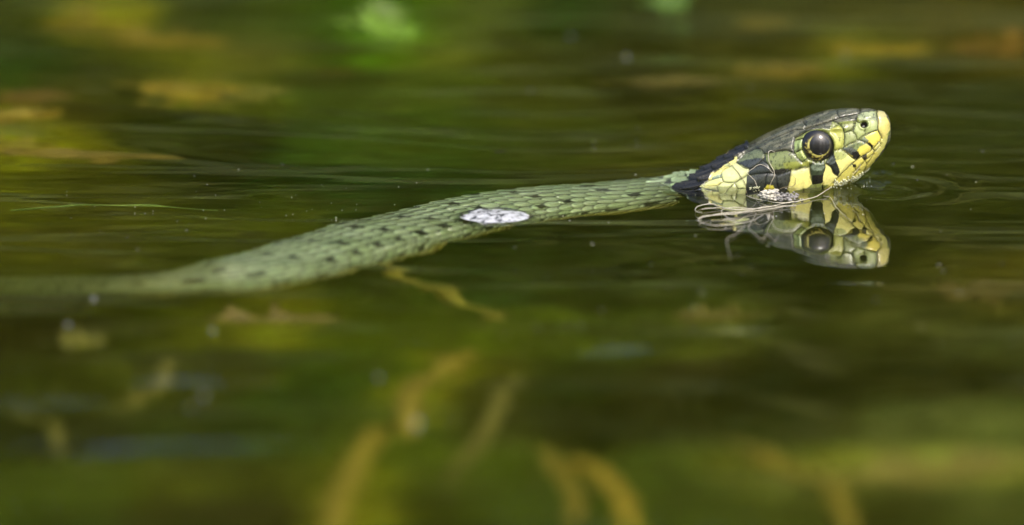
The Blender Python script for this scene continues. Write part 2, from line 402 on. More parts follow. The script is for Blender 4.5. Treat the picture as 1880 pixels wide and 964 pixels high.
# --- head plates: colour patches (position in the head's side elevation)
hc = np.empty((len(zx), 3))
jn = 2.2 * fbm(zx / 22, zy / 22, 0, 3, 41); jm = 2.2 * fbm(zx / 22, zy / 22, 7, 3, 42)
X_, Y_ = zx + jn, zy + jm
crown = lin((104, 104, 84)); crown2 = lin((68, 72, 54))
ca_, sa_ = math.cos(-0.42), math.sin(-0.42); al_ = zx * ca_ + zy * sa_; ac_ = -zx * sa_ + zy * ca_
tt = smooth(-0.5, 0.5, fbm(al_ / 75, ac_ / 9, 0, 4, 43))[:, None]  # highlight streaks along the crown, put into the colour
hc[:] = crown * (1 - tt) + crown2 * tt
YEL = (238, 232, 140); PALE = (206, 212, 150); BLK = (20, 19, 15); SLT = (58, 62, 54); GRN = (124, 134, 70); LG = (150, 160, 90)
PATCH = [
 # side below the crown
 ([(935,320),(1010,292),(1100,262),(1190,258),(1205,200),(1240,215),(1380,200),(1400,150),(1530,125),(1622,225),(1618,300),(1500,520),(1250,700),(880,760),(560,800),(560,440),(715,435),(870,412),(930,437)], GRN),
 ([(1188,262),(1240,235),(1275,250),(1290,285),(1293,385),(1270,405),(1220,415),(1215,350),(1190,300)], (168,172,84)),
 ([(1293,285),(1340,272),(1360,285),(1388,345),(1290,385)], (150,160,104)),
 ([(1378,205),(1440,215),(1530,190),(1538,265),(1442,302),(1388,345),(1360,280)], (160,172,110)),
 ([(1385,150),(1520,132),(1538,190),(1470,200),(1400,205)], (150,160,120)),
 ([(1528,120),(1580,140),(1622,225),(1620,275),(1600,300),(1568,332),(1540,265),(1540,200)], (206,196,112)),
 ([(1528,120),(1580,138),(1600,170),(1550,200),(1535,165)], (178,172,118)),
 # upper lip
 ([(1408,345),(1440,318),(1500,285),(1538,272),(1562,330),(1548,358),(1495,402),(1470,372)], (228,214,96)),
 ([(1405,346),(1440,316),(1468,345),(1440,372)], (128,140,112)),
 ([(1450,355),(1475,360),(1505,380),(1495,402),(1470,385)], BLK),
 ([(1275,405),(1330,375),(1405,350),(1482,390),(1487,420),(1390,492),(1340,460)], (220,208,96)),
 ([(1275,405),(1330,376),(1405,350),(1440,370),(1400,395),(1380,430),(1330,440)], (120,134,84)),
 ([(1282,405),(1345,390),(1378,415),(1400,440),(1350,455),(1310,430)], (84,90,84)),
 ([(1345,430),(1392,422),(1412,455),(1390,490),(1355,470)], BLK),
 ([(1215,430),(1222,415),(1270,408),(1376,492),(1272,590),(1250,606),(1262,570),(1225,480)], YEL),
 ([(1215,425),(1270,408),(1320,445),(1290,480),(1235,490)], (176,184,112)),
 ([(1160,505),(1190,470),(1215,425),(1228,470),(1262,570),(1245,606),(1215,580),(1195,535)], (38,42,38)),
 ([(1160,505),(1200,455),(1222,470),(1232,500),(1190,520)], (92,100,96)),
 ([(1145,545),(1160,515),(1195,545),(1215,585),(1250,606),(1272,592),(1240,640),(1215,660),(1130,668),(1140,600)], YEL),
 ([(1045,540),(1060,508),(1150,503),(1162,540),(1145,580),(1136,650),(1066,664),(1052,620)], (56,68,44)),
 ([(1050,540),(1062,512),(1150,505),(1155,535),(1130,560),(1070,560)], (118,132,110)),
 ([(1062,600),(1140,590),(1136,652),(1066,664)], BLK),
 ([(908,562),(1042,540),(1052,600),(1062,662),(1000,700),(900,730),(880,700),(902,630)], YEL),
 ([(908,562),(1042,540),(1045,562),(950,590),(905,600)], (214,214,150)),
 # lower lip and chin
 ([(1562,332),(1605,300),(1600,350),(1575,405),(1540,455),(1500,505),(1450,565),(1400,640),(1200,760),(1140,700),(1272,592),(1376,495),(1487,422),(1548,360)], (214,206,104)),
 ([(1560,350),(1606,300),(1600,350),(1545,450),(1530,430),(1500,420)], (200,196,112)),
 ([(1425,455),(1455,445),(1462,475),(1440,492)], (60,56,34)),
 ([(1350,520),(1375,515),(1382,535),(1360,545)], (48,44,26)),
 # cheek
 ([(720,440),(870,415),(930,440),(988,502),(988,545),(900,562),(820,588),(780,570),(740,520)], (112,124,72)),
 ([(850,510),(900,500),(960,490),(988,520),(985,545),(900,560),(870,545)], (132,140,62)),
 ([(770,560),(840,545),(900,548),(880,566),(820,590),(785,584)], (34,34,26)),
 ([(930,345),(990,335),(994,390),(935,432)], (142,160,100)),
 ([(936,442),(988,412),(1022,470),(985,500)], (166,182,106)),
 ([(985,502),(1040,490),(1038,525),(992,535)], (176,180,88)),
 ([(508,492),(570,440),(640,402),(700,408),(716,440),(702,482),(606,545),(520,512)], (100,110,80)),
 ([(545,500),(600,480),(700,470),(702,484),(606,548),(530,515)], (52,58,56)),
 ([(600,548),(704,482),(722,442),(745,520),(782,584),(700,584),(600,594)], (50,56,52)),
 ([(586,600),(700,584),(782,584),(870,570),(908,570),(900,640),(880,720),(720,790),(580,800)], SLT),
 ([(586,650),(700,640),(850,650),(880,720),(720,790),(580,800)], (40,44,36)),
 ([(715,690),(740,665),(780,668),(795,700),(760,730),(720,720)], (190,180,60)),
 # yellow collar scales
 ([(305,635),(350,570),(430,518),(520,468),(508,500),(606,545),(592,600),(584,700),(588,800),(480,840),(370,800),(262,705),(252,680)], PALE),
 ([(310,630),(350,572),(430,520),(470,530),(400,580)], (230,222,134)),
 ([(270,690),(330,640),(400,610),(420,640),(380,670),(300,700)], (222,220,140)),
 ([(440,500),(520,470),(510,500),(470,520)], (230,224,136)),
 ([(345,605),(420,580),(410,600),(330,628)], (156,176,150)),
 # black collar
 ([(40,690),(160,632),(240,566),(350,500),(450,436),(520,405),(610,360),(600,400),(520,468),(430,520),(350,572),(308,632),(254,684),(268,712),(372,800),(420,840),(300,830),(170,760)], BLK),
]
for poly, c in PATCH:
    m = inpoly(X_, Y_, poly); hc[m] = lin(c)
# neck left of the collar takes the body pattern
neck = (X_ < 250) & ~inpoly(X_, Y_, PATCH[-1][0]) & (X_ + (Y_ - 640) * 0.5 < 235)
bodyw_h = neck
# dark flecks on crown
fl = (fbm(zx / 14, zy / 14, 3, 3, 51) > 0.8) & (hc[:, 0] < 0.45); hc[fl] *= 0.45
hc *= (1 + 0.08 * fbm(zx / 9, zy / 9, 1, 3, 52))[:, None]
hc *= (1 - 0.55 * smooth(0.35, 0.8, fbm(zx / 16, zy / 26, 12, 4, 53)) * (zx > 560) * (hc[:, 0] < 0.30))[:, None]

SEAM = [ # polyline, half width of the groove (in the same scale)
 ([(1530,118),(1525,160),(1540,210),(1538,265),(1560,310),(1570,334)], 6),
 ([(1408,118),(1402,145),(1380,175),(1378,205),(1405,218)], 5),
 ([(1440,262),(1442,300)], 3.5),
 ([(1538,268),(1490,285),(1442,302),(1400,335),(1388,345)], 3.5),
 ([(1378,205),(1365,240),(1358,280),(1378,310),(1388,345)], 3.5),
 ([(1293,290),(1340,272),(1360,285)], 3), ([(1205,198),(1240,215),(1275,245),(1290,280),(1295,320),(1290,385)], 4),
 ([(1408,345),(1388,347),(1330,372),(1272,405),(1222,417)], 3.5), ([(1408,345),(1470,372),(1497,403)], 3.5),
 ([(1562,332),(1548,358),(1487,422),(1376,494),(1272,592),(1215,655)], 4.5),
 ([(1272,405),(1340,462),(1378,492)], 4),
 ([(1215,428),(1200,450),(1158,505),(1192,535),(1215,580),(1245,606)], 4),
 ([(1045,540),(1062,508),(1150,503)], 3.5), ([(1042,540),(1052,620),(1066,664)], 5),
 ([(908,562),(1042,540)], 4), ([(905,570),(902,630),(882,700)], 3.5),
 ([(1497,403),(1512,435),(1460,520)], 4), ([(1548,358),(1560,380),(1512,435),(1440,500),(1360,580)], 3), ([(1420,462),(1460,520)], 3), ([(1350,515),(1385,575)],3),
 ([(600,420),(650,400),(692,402),(716,436),(760,430),(870,412),(930,438),(962,478),(990,503)], 5.5),
 ([(930,438),(924,385),(935,320)], 4.5), ([(930,345),(990,334)], 3), ([(932,436),(988,410)], 3), ([(985,502),(1022,478)], 3),
 ([(508,495),(606,547),(704,484),(716,438)], 4), ([(606,547),(600,592)], 4), ([(594,594),(700,583),(782,584),(822,592),(870,570),(985,542),(1042,530)], 5),
 ([(508,495),(570,440),(640,402)], 3), ([(704,484),(745,520),(782,584)], 3),
 ([(720,690),(730,600),(740,590)], 2.5), ([(800,590),(815,690)], 2.5),
 ([(935,322),(1010,294),(1100,266),(1180,262),(1240,236)], 4.0), ([(940,262),(1000,262),(1062,238)], 3), ([(988,206),(1012,230),(1000,262)], 3),
 ([(1236,130),(1250,182),(1205,200),(1100,232),(1000,262)], 3), ([(1240,182),(1400,145)], 2.5),
 ([(620,380),(760,330),(940,262)], 3), ([(450,440),(560,405),(620,380)], 2.5),
 ([(310,632),(400,607),(420,640),(500,646),(560,612),(592,596)], 3.5), ([(400,607),(408,560),(470,525),(508,495)], 3.5), ([(500,646),(592,600)], 3), ([(410,605),(420,640)],3),
 ([(420,640),(380,672),(390,720),(440,728),(500,646)], 3.5), ([(390,720),(320,712),(268,700)], 3), ([(440,728),(480,758),(560,745)], 3), ([(310,632),(280,668),(380,672)], 3),
 ([(350,572),(430,530),(470,525)], 3), ([(500,646),(530,700),(590,700)], 3),([(440,728),(430,790)],3),([(530,700),(510,790)],3),([(345,720),(340,770)],3),
 # lower jaw and chin shields, below the water
 ([(1400,560),(1330,640),(1250,740)], 3), ([(1460,520),(1420,600),(1300,760)], 3), ([(1140,660),(1130,800)], 3), ([(1000,700),(990,820)], 3), ([(860,740),(850,850)], 3),
]
hdisp = np.zeros(len(zx)); dmin = np.full(len(zx), 1e3); dark = np.zeros(len(zx))
wj = 1.5 * fbm(zx / 18, zy / 18, 0, 2, 61); X2 = zx + wj * 1.5; Y2 = zy + 2 * vnoise(zx / 18, zy / 18, 9, 62)
for line, hwid in SEAM:
    d = dseg(X2, Y2, spline(line, max(2, len(line) * 4)) if len(line) > 2 else line)
    dark = np.maximum(dark, np.exp(-(d / (hwid * 0.72 * (1 + 0.35 * vnoise(zx / 25, zy / 25, 2, 63)))) ** 2) * (0.85 + 0.15 * vnoise(zx / 40, zy / 40, 4, 64))); dmin = np.minimum(dmin, d * 4.0 / hwid)
hdisp -= 0.022 * dark
hdisp -= 0.020 * np.exp(-dmin / 11.0)           # plates swell between the grooves
hc *= (0.80 + 0.24 * smooth(0, 26, dmin))[:, None]
seamk = lin((14, 15, 12))
hc = hc * (1 - 0.9 * dark[:, None]) + seamk * 0.9 * dark[:, None]
# nostril
dn = np.hypot((zx - 1436) / 1.05, (zy - 230) / 0.95)
hdisp -= 0.11 * (1 - smooth(8, 30, dn)); hdisp += 0.015 * np.exp(-((dn - 36) / 8) ** 2)
kk = (1 - smooth(18, 29, dn))[:, None]; hc = hc * (1 - kk) + lin((20, 16, 10)) * kk
# eye socket
EYC = (1105, 390)
de = np.hypot((zx - EYC[0]) / 1.02, (zy - EYC[1]) / 0.97)
kk = (1 - smooth(104, 116, de))[:, None]; hc = hc * (1 - kk) + lin((9, 9, 8)) * kk
hdisp += 0.03 * np.exp(-((de - 128) / 16) ** 2) - 0.06 * (1 - smooth(100, 118, de))
# brow overhang
hdisp += 0.05 * np.exp(-((zy - (275 - 0.10 * (zx - 1100))) / 16) ** 2) * smooth(940, 1040, zx) * (1 - smooth(1230, 1330, zx))
# canthal edge
hdisp += 0.02 * np.exp(-((zy - (205 - 0.16 * (zx - 1300))) / 16) ** 2) * smooth(1230, 1300, zx) * (1 - smooth(1480, 1530, zx))

# --- body scales: 19 rows of keeled overlapping scales, wide plates below
def body_pattern(U, Vv, SPr):
    """U arc length, Vv angle. returns height, colour"""
    a0 = R(-52); rowa = R(284) / 19
    q = (Vv - a0) / rowa
    Ls = 0.37
    h = np.full(U.shape, -1.0); cid_i = np.zeros(U.shape, int); cid_j = np.zeros(U.shape, int); ee = np.ones(U.shape); bb = np.zeros(U.shape); aa = np.zeros(U.shape)
    i0 = np.floor(q).astype(int)
    for di in (-1, 0, 1):
        ii = i0 + di
        off = np.where(ii % 2 == 0, 0.0, 0.5)
        j0 = np.floor(U / Ls - off).astype(int)
        for dj in (-1, 0, 1):
            jj = j0 + dj
            a = U / Ls - off - jj - 0.5        # along, grows to the tail
            bq = q - (ii + 0.5)
            halfw = 0.62 * np.sqrt(np.clip(1 - np.abs((a + 0.1) / np.where(a > -0.1, 0.80, 0.95)) ** 1.9, 0, 1))
            ok = (np.abs(bq) < halfw) & (ii >= 0) & (ii < 19)
            edge = np.clip((halfw - np.abs(bq)) / 0.17, 0, 1)
            hh = 0.45 + 0.55 * (a + 0.5) - 0.20 * (bq / 0.6) ** 2 - 0.16 * (1 - edge) ** 2
            hh = np.where(ok, hh, -1)
            m = hh > h
            h = np.where(m, hh, h); cid_i = np.where(m, ii, cid_i); cid_j = np.where(m, jj, cid_j); ee = np.where(m, edge, ee); bb = np.where(m, bq, bb); aa = np.where(m, a, aa)
    # ventral plates
    Lv = 0.37
    av = (U / Lv + 0.25 * np.cos(Vv)) % 1.0
    vent = h < -0.5
    hv = 0.15 + 0.6 * av - 0.3 * np.exp(-((1 - av) / 0.08))
    h = np.where(vent, hv, h)
    rnd = hsh(cid_i, cid_j, cid_i * 0, 5)
    keel = np.exp(-(bb / 0.09) ** 2) * (~vent)
    disp = 0.09 * (h - 0.6) + 0.02 * keel * (h > 0)
    # colour
    base = np.array(lin((220, 244, 190)))
    base2 = np.array(lin((198, 226, 162)))
    c = base[None, None] * (1 - rnd[..., None]) + base2[None, None] * rnd[..., None]
    up = np.sin(Vv)
    c = c * (1 - 0.22 * smooth(0.55, 1.0, up))[..., None]
    ylw = (smooth(0.15, -0.75, up))[..., None] if False else (1 - smooth(-0.5, 0.08, up))[..., None]
    c = c * (1 - 0.85 * ylw) + lin((238, 222, 84)) * 0.85 * ylw
    c = np.where(vent[..., None], lin((236, 216, 80))[None, None], c)
    # rims: dark skin shows between the scales
    lowv = np.exp(-np.clip(h - 0.30, 0, 1) / 0.20)
    c = c * (1 - 0.80 * lowv[..., None] * (~vent)[..., None])
    c = c * (1 - 0.95 * ((1 - ee) ** 1.0)[..., None] * (~vent)[..., None])
    tip = smooth(0.25, 0.55, aa) * (~vent)
    c = c * (0.80 + 0.26 * tip[..., None] + 0.18 * keel[..., None])
    # black spots, row by row
    sym = np.where(cid_i > 9, 18 - cid_i, cid_i)
    spot = ((sym == 6) & (cid_j % 2 == 0) & (hsh(cid_j, cid_j * 0, cid_i * 0, 8) > 0.12)) | ((sym == 3) & (cid_j % 2 == 1)) | ((sym == 8) & (cid_j % 4 == 1))
    spot = spot & (~vent)
    sz_ = 0.22 + 0.14 * hsh(cid_j, cid_i, cid_i * 0, 9)
    k = 0.95 * spot * (1 - smooth(0.0, 0.16, np.abs(aa + 0.1) - sz_ * 1.25 + 0.14 * vnoise(U * 11, Vv * 11, 0, 71))) * (1 - smooth(0.0, 0.14, np.abs(bb) - sz_ * 1.1 + 0.10 * vnoise(U * 14, Vv * 14, 0, 72)))
    k2 = 0.85 * ((sym == 0) & (cid_j % 2 == 0)) * smooth(0.0, 0.3, aa + 0.3 * vnoise(U * 9, Vv * 9, 0, 73)) * (~vent) * (np.abs(bb) < 0.4)
    k = np.maximum(k, k2)[..., None]
    c = c * (1 - k) + lin((20, 24, 14)) * k
    return disp, np.clip(c, 0.003, 0.9)
US = np.repeat(us[:, None], NV, 1); VV = np.repeat((v)[None], NU, 0)
hb, cb = body_pattern(US, VV, SP)
D = hb * (SP[:, 3, None] / 1.0)
C = cb
hmask = np.zeros((NU, NV)); hmask[:NH] = (~bodyw_h).reshape(NH, NV)
# smooth the mask for the relief
ZX = Zx; col_blend = hmask
relw = np.zeros((NU, NV)); relw[:NH] = smooth(150, 330, ZX[:NH])
Hc = np.zeros((NU, NV, 3)); Hc[:NH] = hc.reshape(NH, NV, 3)
Hd = np.zeros((NU, NV)); Hd[:NH] = hdisp.reshape(NH, NV)
rel2 = np.zeros((NU, NV)); rel2[:NH] = smooth(40, 240, ZX[:NH])
blk = np.zeros((NU, NV)); blk[:NH] = (inpoly(X_, Y_, PATCH[-1][0])).reshape(NH, NV)
wl_ = np.maximum(1 - hmask, blk * 1.4)
D = D * wl_ + Hd * rel2 * (1 - blk)
# relief shading of black collar scales: raised parts painted lighter, low parts darker
Hc = Hc * (1 + blk * np.clip(hb * 40, -0.6, 1.6))[..., None]
muddy = (1 - smooth(-4900 + 1100, -3300 + 600, Zx))[..., None] * 0.5  # haze of the murky water, put into the tail's colour
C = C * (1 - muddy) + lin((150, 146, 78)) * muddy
C = C * (1 - 0.42 * smooth(-260, 60, Zx))[..., None]  # neck painted darker to offset its brighter look above the water
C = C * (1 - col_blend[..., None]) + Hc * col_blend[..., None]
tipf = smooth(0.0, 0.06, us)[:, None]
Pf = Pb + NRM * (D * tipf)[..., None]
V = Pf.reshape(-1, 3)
F = grid_faces(NU, NV, True)
# close the snout tip and tail
tipc = V[:NV].mean(0); tailc = V[-NV:].mean(0)
V = np.vstack([V, tipc, tailc]); Cc = np.vstack([C.reshape(-1, 3), C[0].mean(0), C[-1].mean(0)])
nt_ = len(V) - 2; ar = np.arange(NV)
cap1 = np.stack([ar, (ar + 1) % NV, np.full(NV, nt_), np.full(NV, nt_)], 1)
# use tiny quads for caps: split centre into a ring instead of degenerate quads
ringA = V[:NV] * 0.5 + tipc * 0.5
base0 = (NU - 1) * NV
me_F = [F]
# facing
c0 = V[F[len(F) // 2]]; nrm = np.cross(c0[1] - c0[0], c0[2] - c0[0])
if nrm @ (c0.mean(0) - SP[NU // 2, :3]) < 0: me_F = [F[:, ::-1]]
snake = empty('grass_snake', (float(SP[0, 0]), float(SP[0, 1]), 0.0))
tag(snake, 'pale green swimming snake with yellow and black collar holding its head above the water', 'snake')
me_all = np.vstack(me_F)
body = mesh_np('body', V, me_all, m_skin, None, Cc)
# end caps
import bmesh
bm = bmesh.new(); bm.from_mesh(body.data); bm.verts.ensure_lookup_table()
for i in range(NV):
    try:
        bm.faces.new((bm.verts[(i + 1) % NV], bm.verts[i], bm.verts[nt_])).smooth = True
        bm.faces.new((bm.verts[base0 + i], bm.verts[base0 + (i + 1) % NV], bm.verts[nt_ + 1])).smooth = True
    except ValueError: pass
bm.to_mesh(body.data); bm.free()
def adopt(o, root):
    o.parent = root; o.matrix_parent_inverse = root.matrix_basis.inverted(); return o
bpy.context.view_layer.update()
adopt(body, snake)

# eyes
nz_ = (np.abs(Zx[:NH] - EYC[0]) + np.abs(Zy[:NH] - EYC[1])); nz_[:, ~near] = 1e9
iu, iv = np.unravel_index(np.argmin(nz_), nz_.shape)
pe = Pb[iu, iv]; pe_far = Pb[iu, mir[iv]]
def eye(center, sgn):
    r = 0.30
    n = 90
    th = np.linspace(0.0005, math.pi * 0.55, n); ph = np.linspace(0, 2 * math.pi, 120, endpoint=False)
    Tt, Ph = np.meshgrid(th, ph, indexing='ij')
    ax = np.array([0.06, -sgn * 1.0, 0.10]); ax /= np.linalg.norm(ax)
    u = np.cross([0, 0, 1.0], ax); u /= np.linalg.norm(u); w_ = np.cross(ax, u)
    Dd = np.cos(Tt)[..., None] * ax + np.sin(Tt)[..., None] * (np.cos(Ph)[..., None] * u + np.sin(Ph)[..., None] * w_)
    Vv = center + r * Dd * np.array([1, 0.72, 1])
    # colours by position across the eye face
    fx = (Vv[..., 0] - center[0]); fz = Vv[..., 2] - center[2]
    rp = np.hypot(fx - 0.018, fz - 0.035)
    c = np.zeros(Tt.shape + (3,)) + lin((30, 24, 12))
    spk = fbm(fx * 30, fz * 30, 0, 3, 81)
    low = 1 - smooth(-0.16, 0.06, fz * 0.8 + 0.7 * fx)
    g_ = np.clip(smooth(0.05, 0.5, spk) * low, 0, 1)[..., None]
    c = c * (1 - g_) + lin((176, 160, 70)) * g_
    ring = np.exp(-((rp - 0.186) / (0.010 + 0.012 * (1 - smooth(-0.2, 0.05, fz + fx)))) ** 2) * np.clip(0.75 + 0.9 * fbm(fx * 22, fz * 22, 5, 3, 82), 0.1, 1) * np.clip(0.05 + 1.5 * (1 - smooth(-0.14, 0.16, fz * 0.8 + 0.7 * fx)), 0, 1)
    ring = ring[..., None]; c = c * (1 - ring) + lin((214, 206, 110)) * ring
    pk = (1 - smooth(0.168, 0.175, rp))[..., None]; c = c * (1 - pk) + lin((5, 6, 6)) * pk
    ok = smooth(0.225, 0.245, np.hypot(fx, fz))[..., None]; c = c * (1 - ok) + lin((8, 8, 7)) * ok
    f = grid_faces(n, 120, True)
    return mesh_np('eye', Vv.reshape(-1, 3), f, m_eye, None, c.reshape(-1, 3))
e1 = eye(pe + np.array([0, 0.115, 0]), 1); adopt(e1, snake)
e2 = eye(pe_far + np.array([0, -0.115, 0]), -1); adopt(e2, snake)
for e in (e1, e2):
    bm = bmesh.new(); bm.from_mesh(e.data); bmesh.ops.recalc_face_normals(bm, faces=bm.faces)
    bm.to_mesh(e.data); bm.free()

# ---------------------------------------------------------------- water surface
def waxis(lo, hi, f, hlo, hhi, hf, far_lo, far_hi):
    a = [hlo]; x = hlo
    while x < hhi: x += hf; a.append(x)
    s = hf
    while x < hi: s = min(s * 1.06, f); x += s; a.append(x)
    while x < far_hi: s *= 1.15; x = min(x + s, far_hi); a.append(x)
    x = hlo; s = hf
    while x > lo: s = min(s * 1.06, f); x -= s; a.append(x)
    while x > far_lo: s *= 1.15; x = max(x - s, far_lo); a.append(x)
    return np.array(sorted(set(a)))
wx = waxis(-11, 11, 0.085, 2.6, 7.2, 0.035, -260, 260)
wy = waxis(-32, 24, 0.085, -1.9, 1.8, 0.035, -240, 90)
WX, WY = np.meshgrid(wx, wy, indexing='ij')
calm = np.exp(-(((WX - 2) / 9) ** 2 + ((WY - 0.3) / 3.2) ** 2))     # the lee of the body
H = np.zeros_like(WX)
rs = np.random.default_rng(12)
wob = 1.6 * fbm(WX / 9, WY / 9, 0, 2, 90); 
for i in range(34):
    lam = rs.uniform(1.2, 2.6) if i % 2 else rs.uniform(2.6, 6.0); th = rs.normal(math.pi / 2, 0.22); ph = rs.uniform(0, 6.28)
    amp = (0.0062 if lam < 2.6 else 0.0056) * lam * rs.uniform(0.5, 1.2)
    a = amp * (0.55 + 0.45 * vnoise(WX / 7 + i * 3, WY / 7, i * 1.7, 91))
    H += a * np.sin(2 * math.pi * ((WX + 0.4 * wob) * math.cos(th) + (WY + 0.7 * wob) * math.sin(th)) / lam + ph)
calm2 = np.exp(-np.clip(((WX - 5.5) / 2.9) ** 2, 0, 50) ** 1.5) * smooth(-34.0, -20.0, WY) * (1 - smooth(1.2, 3.5, WY))
for i in range(14):
    lam = rs.uniform(0.45, 0.9); th = rs.normal(math.pi / 2, 0.12); ph = rs.uniform(0, 6.28)
    a = 0.0032 * lam * np.clip(0.2 + 1.2 * vnoise(WX / 4 + i * 5, WY / 3, i * 2.7, 93), 0, 1)
    H += a * (np.hypot(WX, WY) < 45) * np.sin(2 * math.pi * ((WX + 0.3 * wob) * math.cos(th) + (WY + 0.5 * wob) * math.sin(th)) / lam + ph)
H *= (1 - 0.95 * calm2) * (1 - 0.75 * calm) * np.exp(-(np.hypot(WX, WY) / 160) ** 2)
kd2 = kdtree.KDTree(len(SP[::8]))
for i, c in enumerate(SP[::8]): kd2.insert((c[0], c[1] - 0.8 * max(0.0, -c[2]), 0), i)
kd2.balance()
for i, j in np.argwhere((np.abs(WX) < 12) & (WY > -12) & (WY < 5)):
    d = kd2.find((WX[i, j], WY[i, j], 0))[2]
    if d < 5: H[i, j] *= 1 - 0.72 * math.exp(-(d / 2.0) ** 2)
# narrow wake lines
for (x0, y0, x1, y1, amp, wd) in [(860,505,1260,478,0.030,0.30),(930,603,1400,572,0.032,0.4),(820,772,1290,764,0.036,0.55),(0,795,560,781,0.026,0.7),(340,905,560,897,0.02,0.6),(1200,178,1880,200,0.065,0.8),(1600,945,1900,935,0.03,0.8),(0,382,420,378,0.016,0.4),(40,215,520,205,0.02,0.8)]:
    p0 = at(x0, y0); p1 = at(x1, y1); t = (p1 - p0)[:2]; Lg = np.linalg.norm(t); t = t / Lg
    al = (WX - p0[0]) * t[0] + (WY - p0[1]) * t[1]; ac = -(WX - p0[0]) * t[1] + (WY - p0[1]) * t[0]
    ac = ac + 0.25 * np.sin(al * 0.8)
    en = smooth(-1.2, 1.2, al) * (1 - smooth(Lg - 1.2, Lg + 1.2, al))
    H += 1.15 * amp * wd * en * (ac / wd) * np.exp(-(ac / wd) ** 2) * 1.6
# rings pushed out by the snout
sx, sy = (1604 - 940) * K0, -0.05
rr = np.hypot((WX - sx) / 1.0, (WY - sy) / 1.15)
fwdw = smooth(-0.3, 0.8, WX - sx + 0.6)
H += 0.055 * np.cos(2 * math.pi * (rr - 0.30) / 0.90) * np.exp(-(rr - 0.1) / 0.8) * fwdw * smooth(-1.3, -0.2, WY + 0.8 * (WX - sx)) * smooth(0.1, 0.35, rr)
# meniscus climbing the skin
mz = (np.abs(V[:-2, 2]) < 0.02) & (V[:-2, 0] > 2.8)
cp = V[:-2][mz][::4]
kd = kdtree.KDTree(len(cp))
for i, c in enumerate(cp): kd.insert((c[0], c[1], 0), i)
kd.balance()
nearw = np.argwhere((WX > 2.4) & (WX < 7.6) & (WY > -2.2) & (WY < 2.4))
for i, j in nearw:
    d = kd.find((WX[i, j], WY[i, j], 0))[2]
    if d < 0.7:
        H[i, j] += 0.10 * math.exp(-d / 0.11) * (1 if WX[i, j] > 3.4 else (WX[i, j] - 2.8) / 0.6 if WX[i, j] > 2.8 else 0)
rl0, rl1 = at(1440, 353), at(1602, 343)
t = (rl1 - rl0)[:2]; Lg = np.linalg.norm(t); t = t / Lg
al = (WX - rl0[0]) * t[0] + (WY - rl0[1]) * t[1]; ac = -(WX - rl0[0]) * t[1] + (WY - rl0[1]) * t[0]
H += 0.085 * (0.75 + 0.35 * vnoise(al * 3.1, 0, 0, 131)) * smooth(-0.2, 0.4, al) * (1 - smooth(Lg - 0.2, Lg + 0.4, al)) * np.exp(-((ac + 0.03 * np.sin(al * 7)) / 0.085) ** 2)
for (bx_, by_, ba, bw) in [(1606,319,0.06,0.07),(1620,316,0.05,0.09),(1634,321,0.045,0.10),(1612,344,0.055,0.08),(1598,347,0.05,0.07),(1626,333,0.03,0.10)]:
    b0 = at(bx_, by_); H += ba * np.exp(-(((WX - b0[0]) / (bw * 1.3)) ** 2 + ((WY - b0[1]) / bw) ** 2))
# swell pushed up under the chin
H += 0.09 * np.exp(-(((WX - 5.75) / 0.42) ** 2 + ((WY + 0.12) / 0.45) ** 2))
# dimple ring round the painted sky reflection
pc = at(911, 397)
dp = np.hypot((WX - pc[0]) / 0.62, (WY - pc[1]) / 0.72)
H *= 1 - np.exp(-(dp / 1.3) ** 4)
H += 0.012 * np.exp(-((dp - 1.06) / 0.12) ** 2) - 0.016 * np.exp(-((dp - 1.35) / 0.14) ** 2)
top = np.stack([WX, WY, H], -1).reshape(-1, 3)
nx_, ny_ = len(wx), len(wy)
Ft = grid_faces(nx_, ny_)
idx = np.arange(nx_ * ny_).reshape(nx_, ny_)
ringi = np.concatenate([idx[:, 0], idx[-1, 1:], idx[-2::-1, -1], idx[0, -2:0:-1]])
low = top[ringi].copy(); low[:, 2] = -45.0
nb = len(top)
Vw = np.vstack([top, low]); n_r = len(ringi)
k = np.arange(n_r); k2 = (k + 1) % n_r
Fs = np.stack([ringi[k], nb + k, nb + k2, ringi[k2]], 1)
water = mesh_np('water', Vw, np.vstack([Ft, Fs]), m_water, None)
bm = bmesh.new(); bm.from_mesh(water.data); bm.verts.ensure_lookup_table()
bm.faces.new([bm.verts[nb + i] for i in range(n_r)])
bmesh.ops.recalc_face_normals(bm, faces=bm.faces)
bm.to_mesh(water.data); bm.free()
tag(water, kind='structure', label='greenish pond water with soft ripples')
def wz(x, y):
    i = int(np.clip(np.searchsorted(wx, x), 1, nx_ - 1)); j = int(np.clip(np.searchsorted(wy, y), 1, ny_ - 1))
    return float(H[i, j])

# ---------------------------------------------------------------- sky reflection on the water, painted as a white speckled lens
m_patch, nt, p, out = mat_new('sky_reflection_paint'); N, L = nt.nodes, nt.links
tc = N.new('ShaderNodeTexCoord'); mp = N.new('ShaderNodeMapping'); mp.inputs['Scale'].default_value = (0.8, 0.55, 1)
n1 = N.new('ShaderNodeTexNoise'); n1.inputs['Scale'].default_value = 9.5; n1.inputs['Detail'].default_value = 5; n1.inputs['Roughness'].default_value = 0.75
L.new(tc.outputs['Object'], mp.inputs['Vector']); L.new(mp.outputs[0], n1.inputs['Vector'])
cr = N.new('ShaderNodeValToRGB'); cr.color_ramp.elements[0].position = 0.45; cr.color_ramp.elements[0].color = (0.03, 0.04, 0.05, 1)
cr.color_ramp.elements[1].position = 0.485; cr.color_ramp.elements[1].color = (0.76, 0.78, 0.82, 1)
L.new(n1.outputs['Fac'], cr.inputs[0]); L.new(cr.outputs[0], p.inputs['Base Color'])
b = N.new('ShaderNodeBump'); b.inputs['Strength'].default_value = 0.6; b.inputs['Distance'].default_value = 0.03
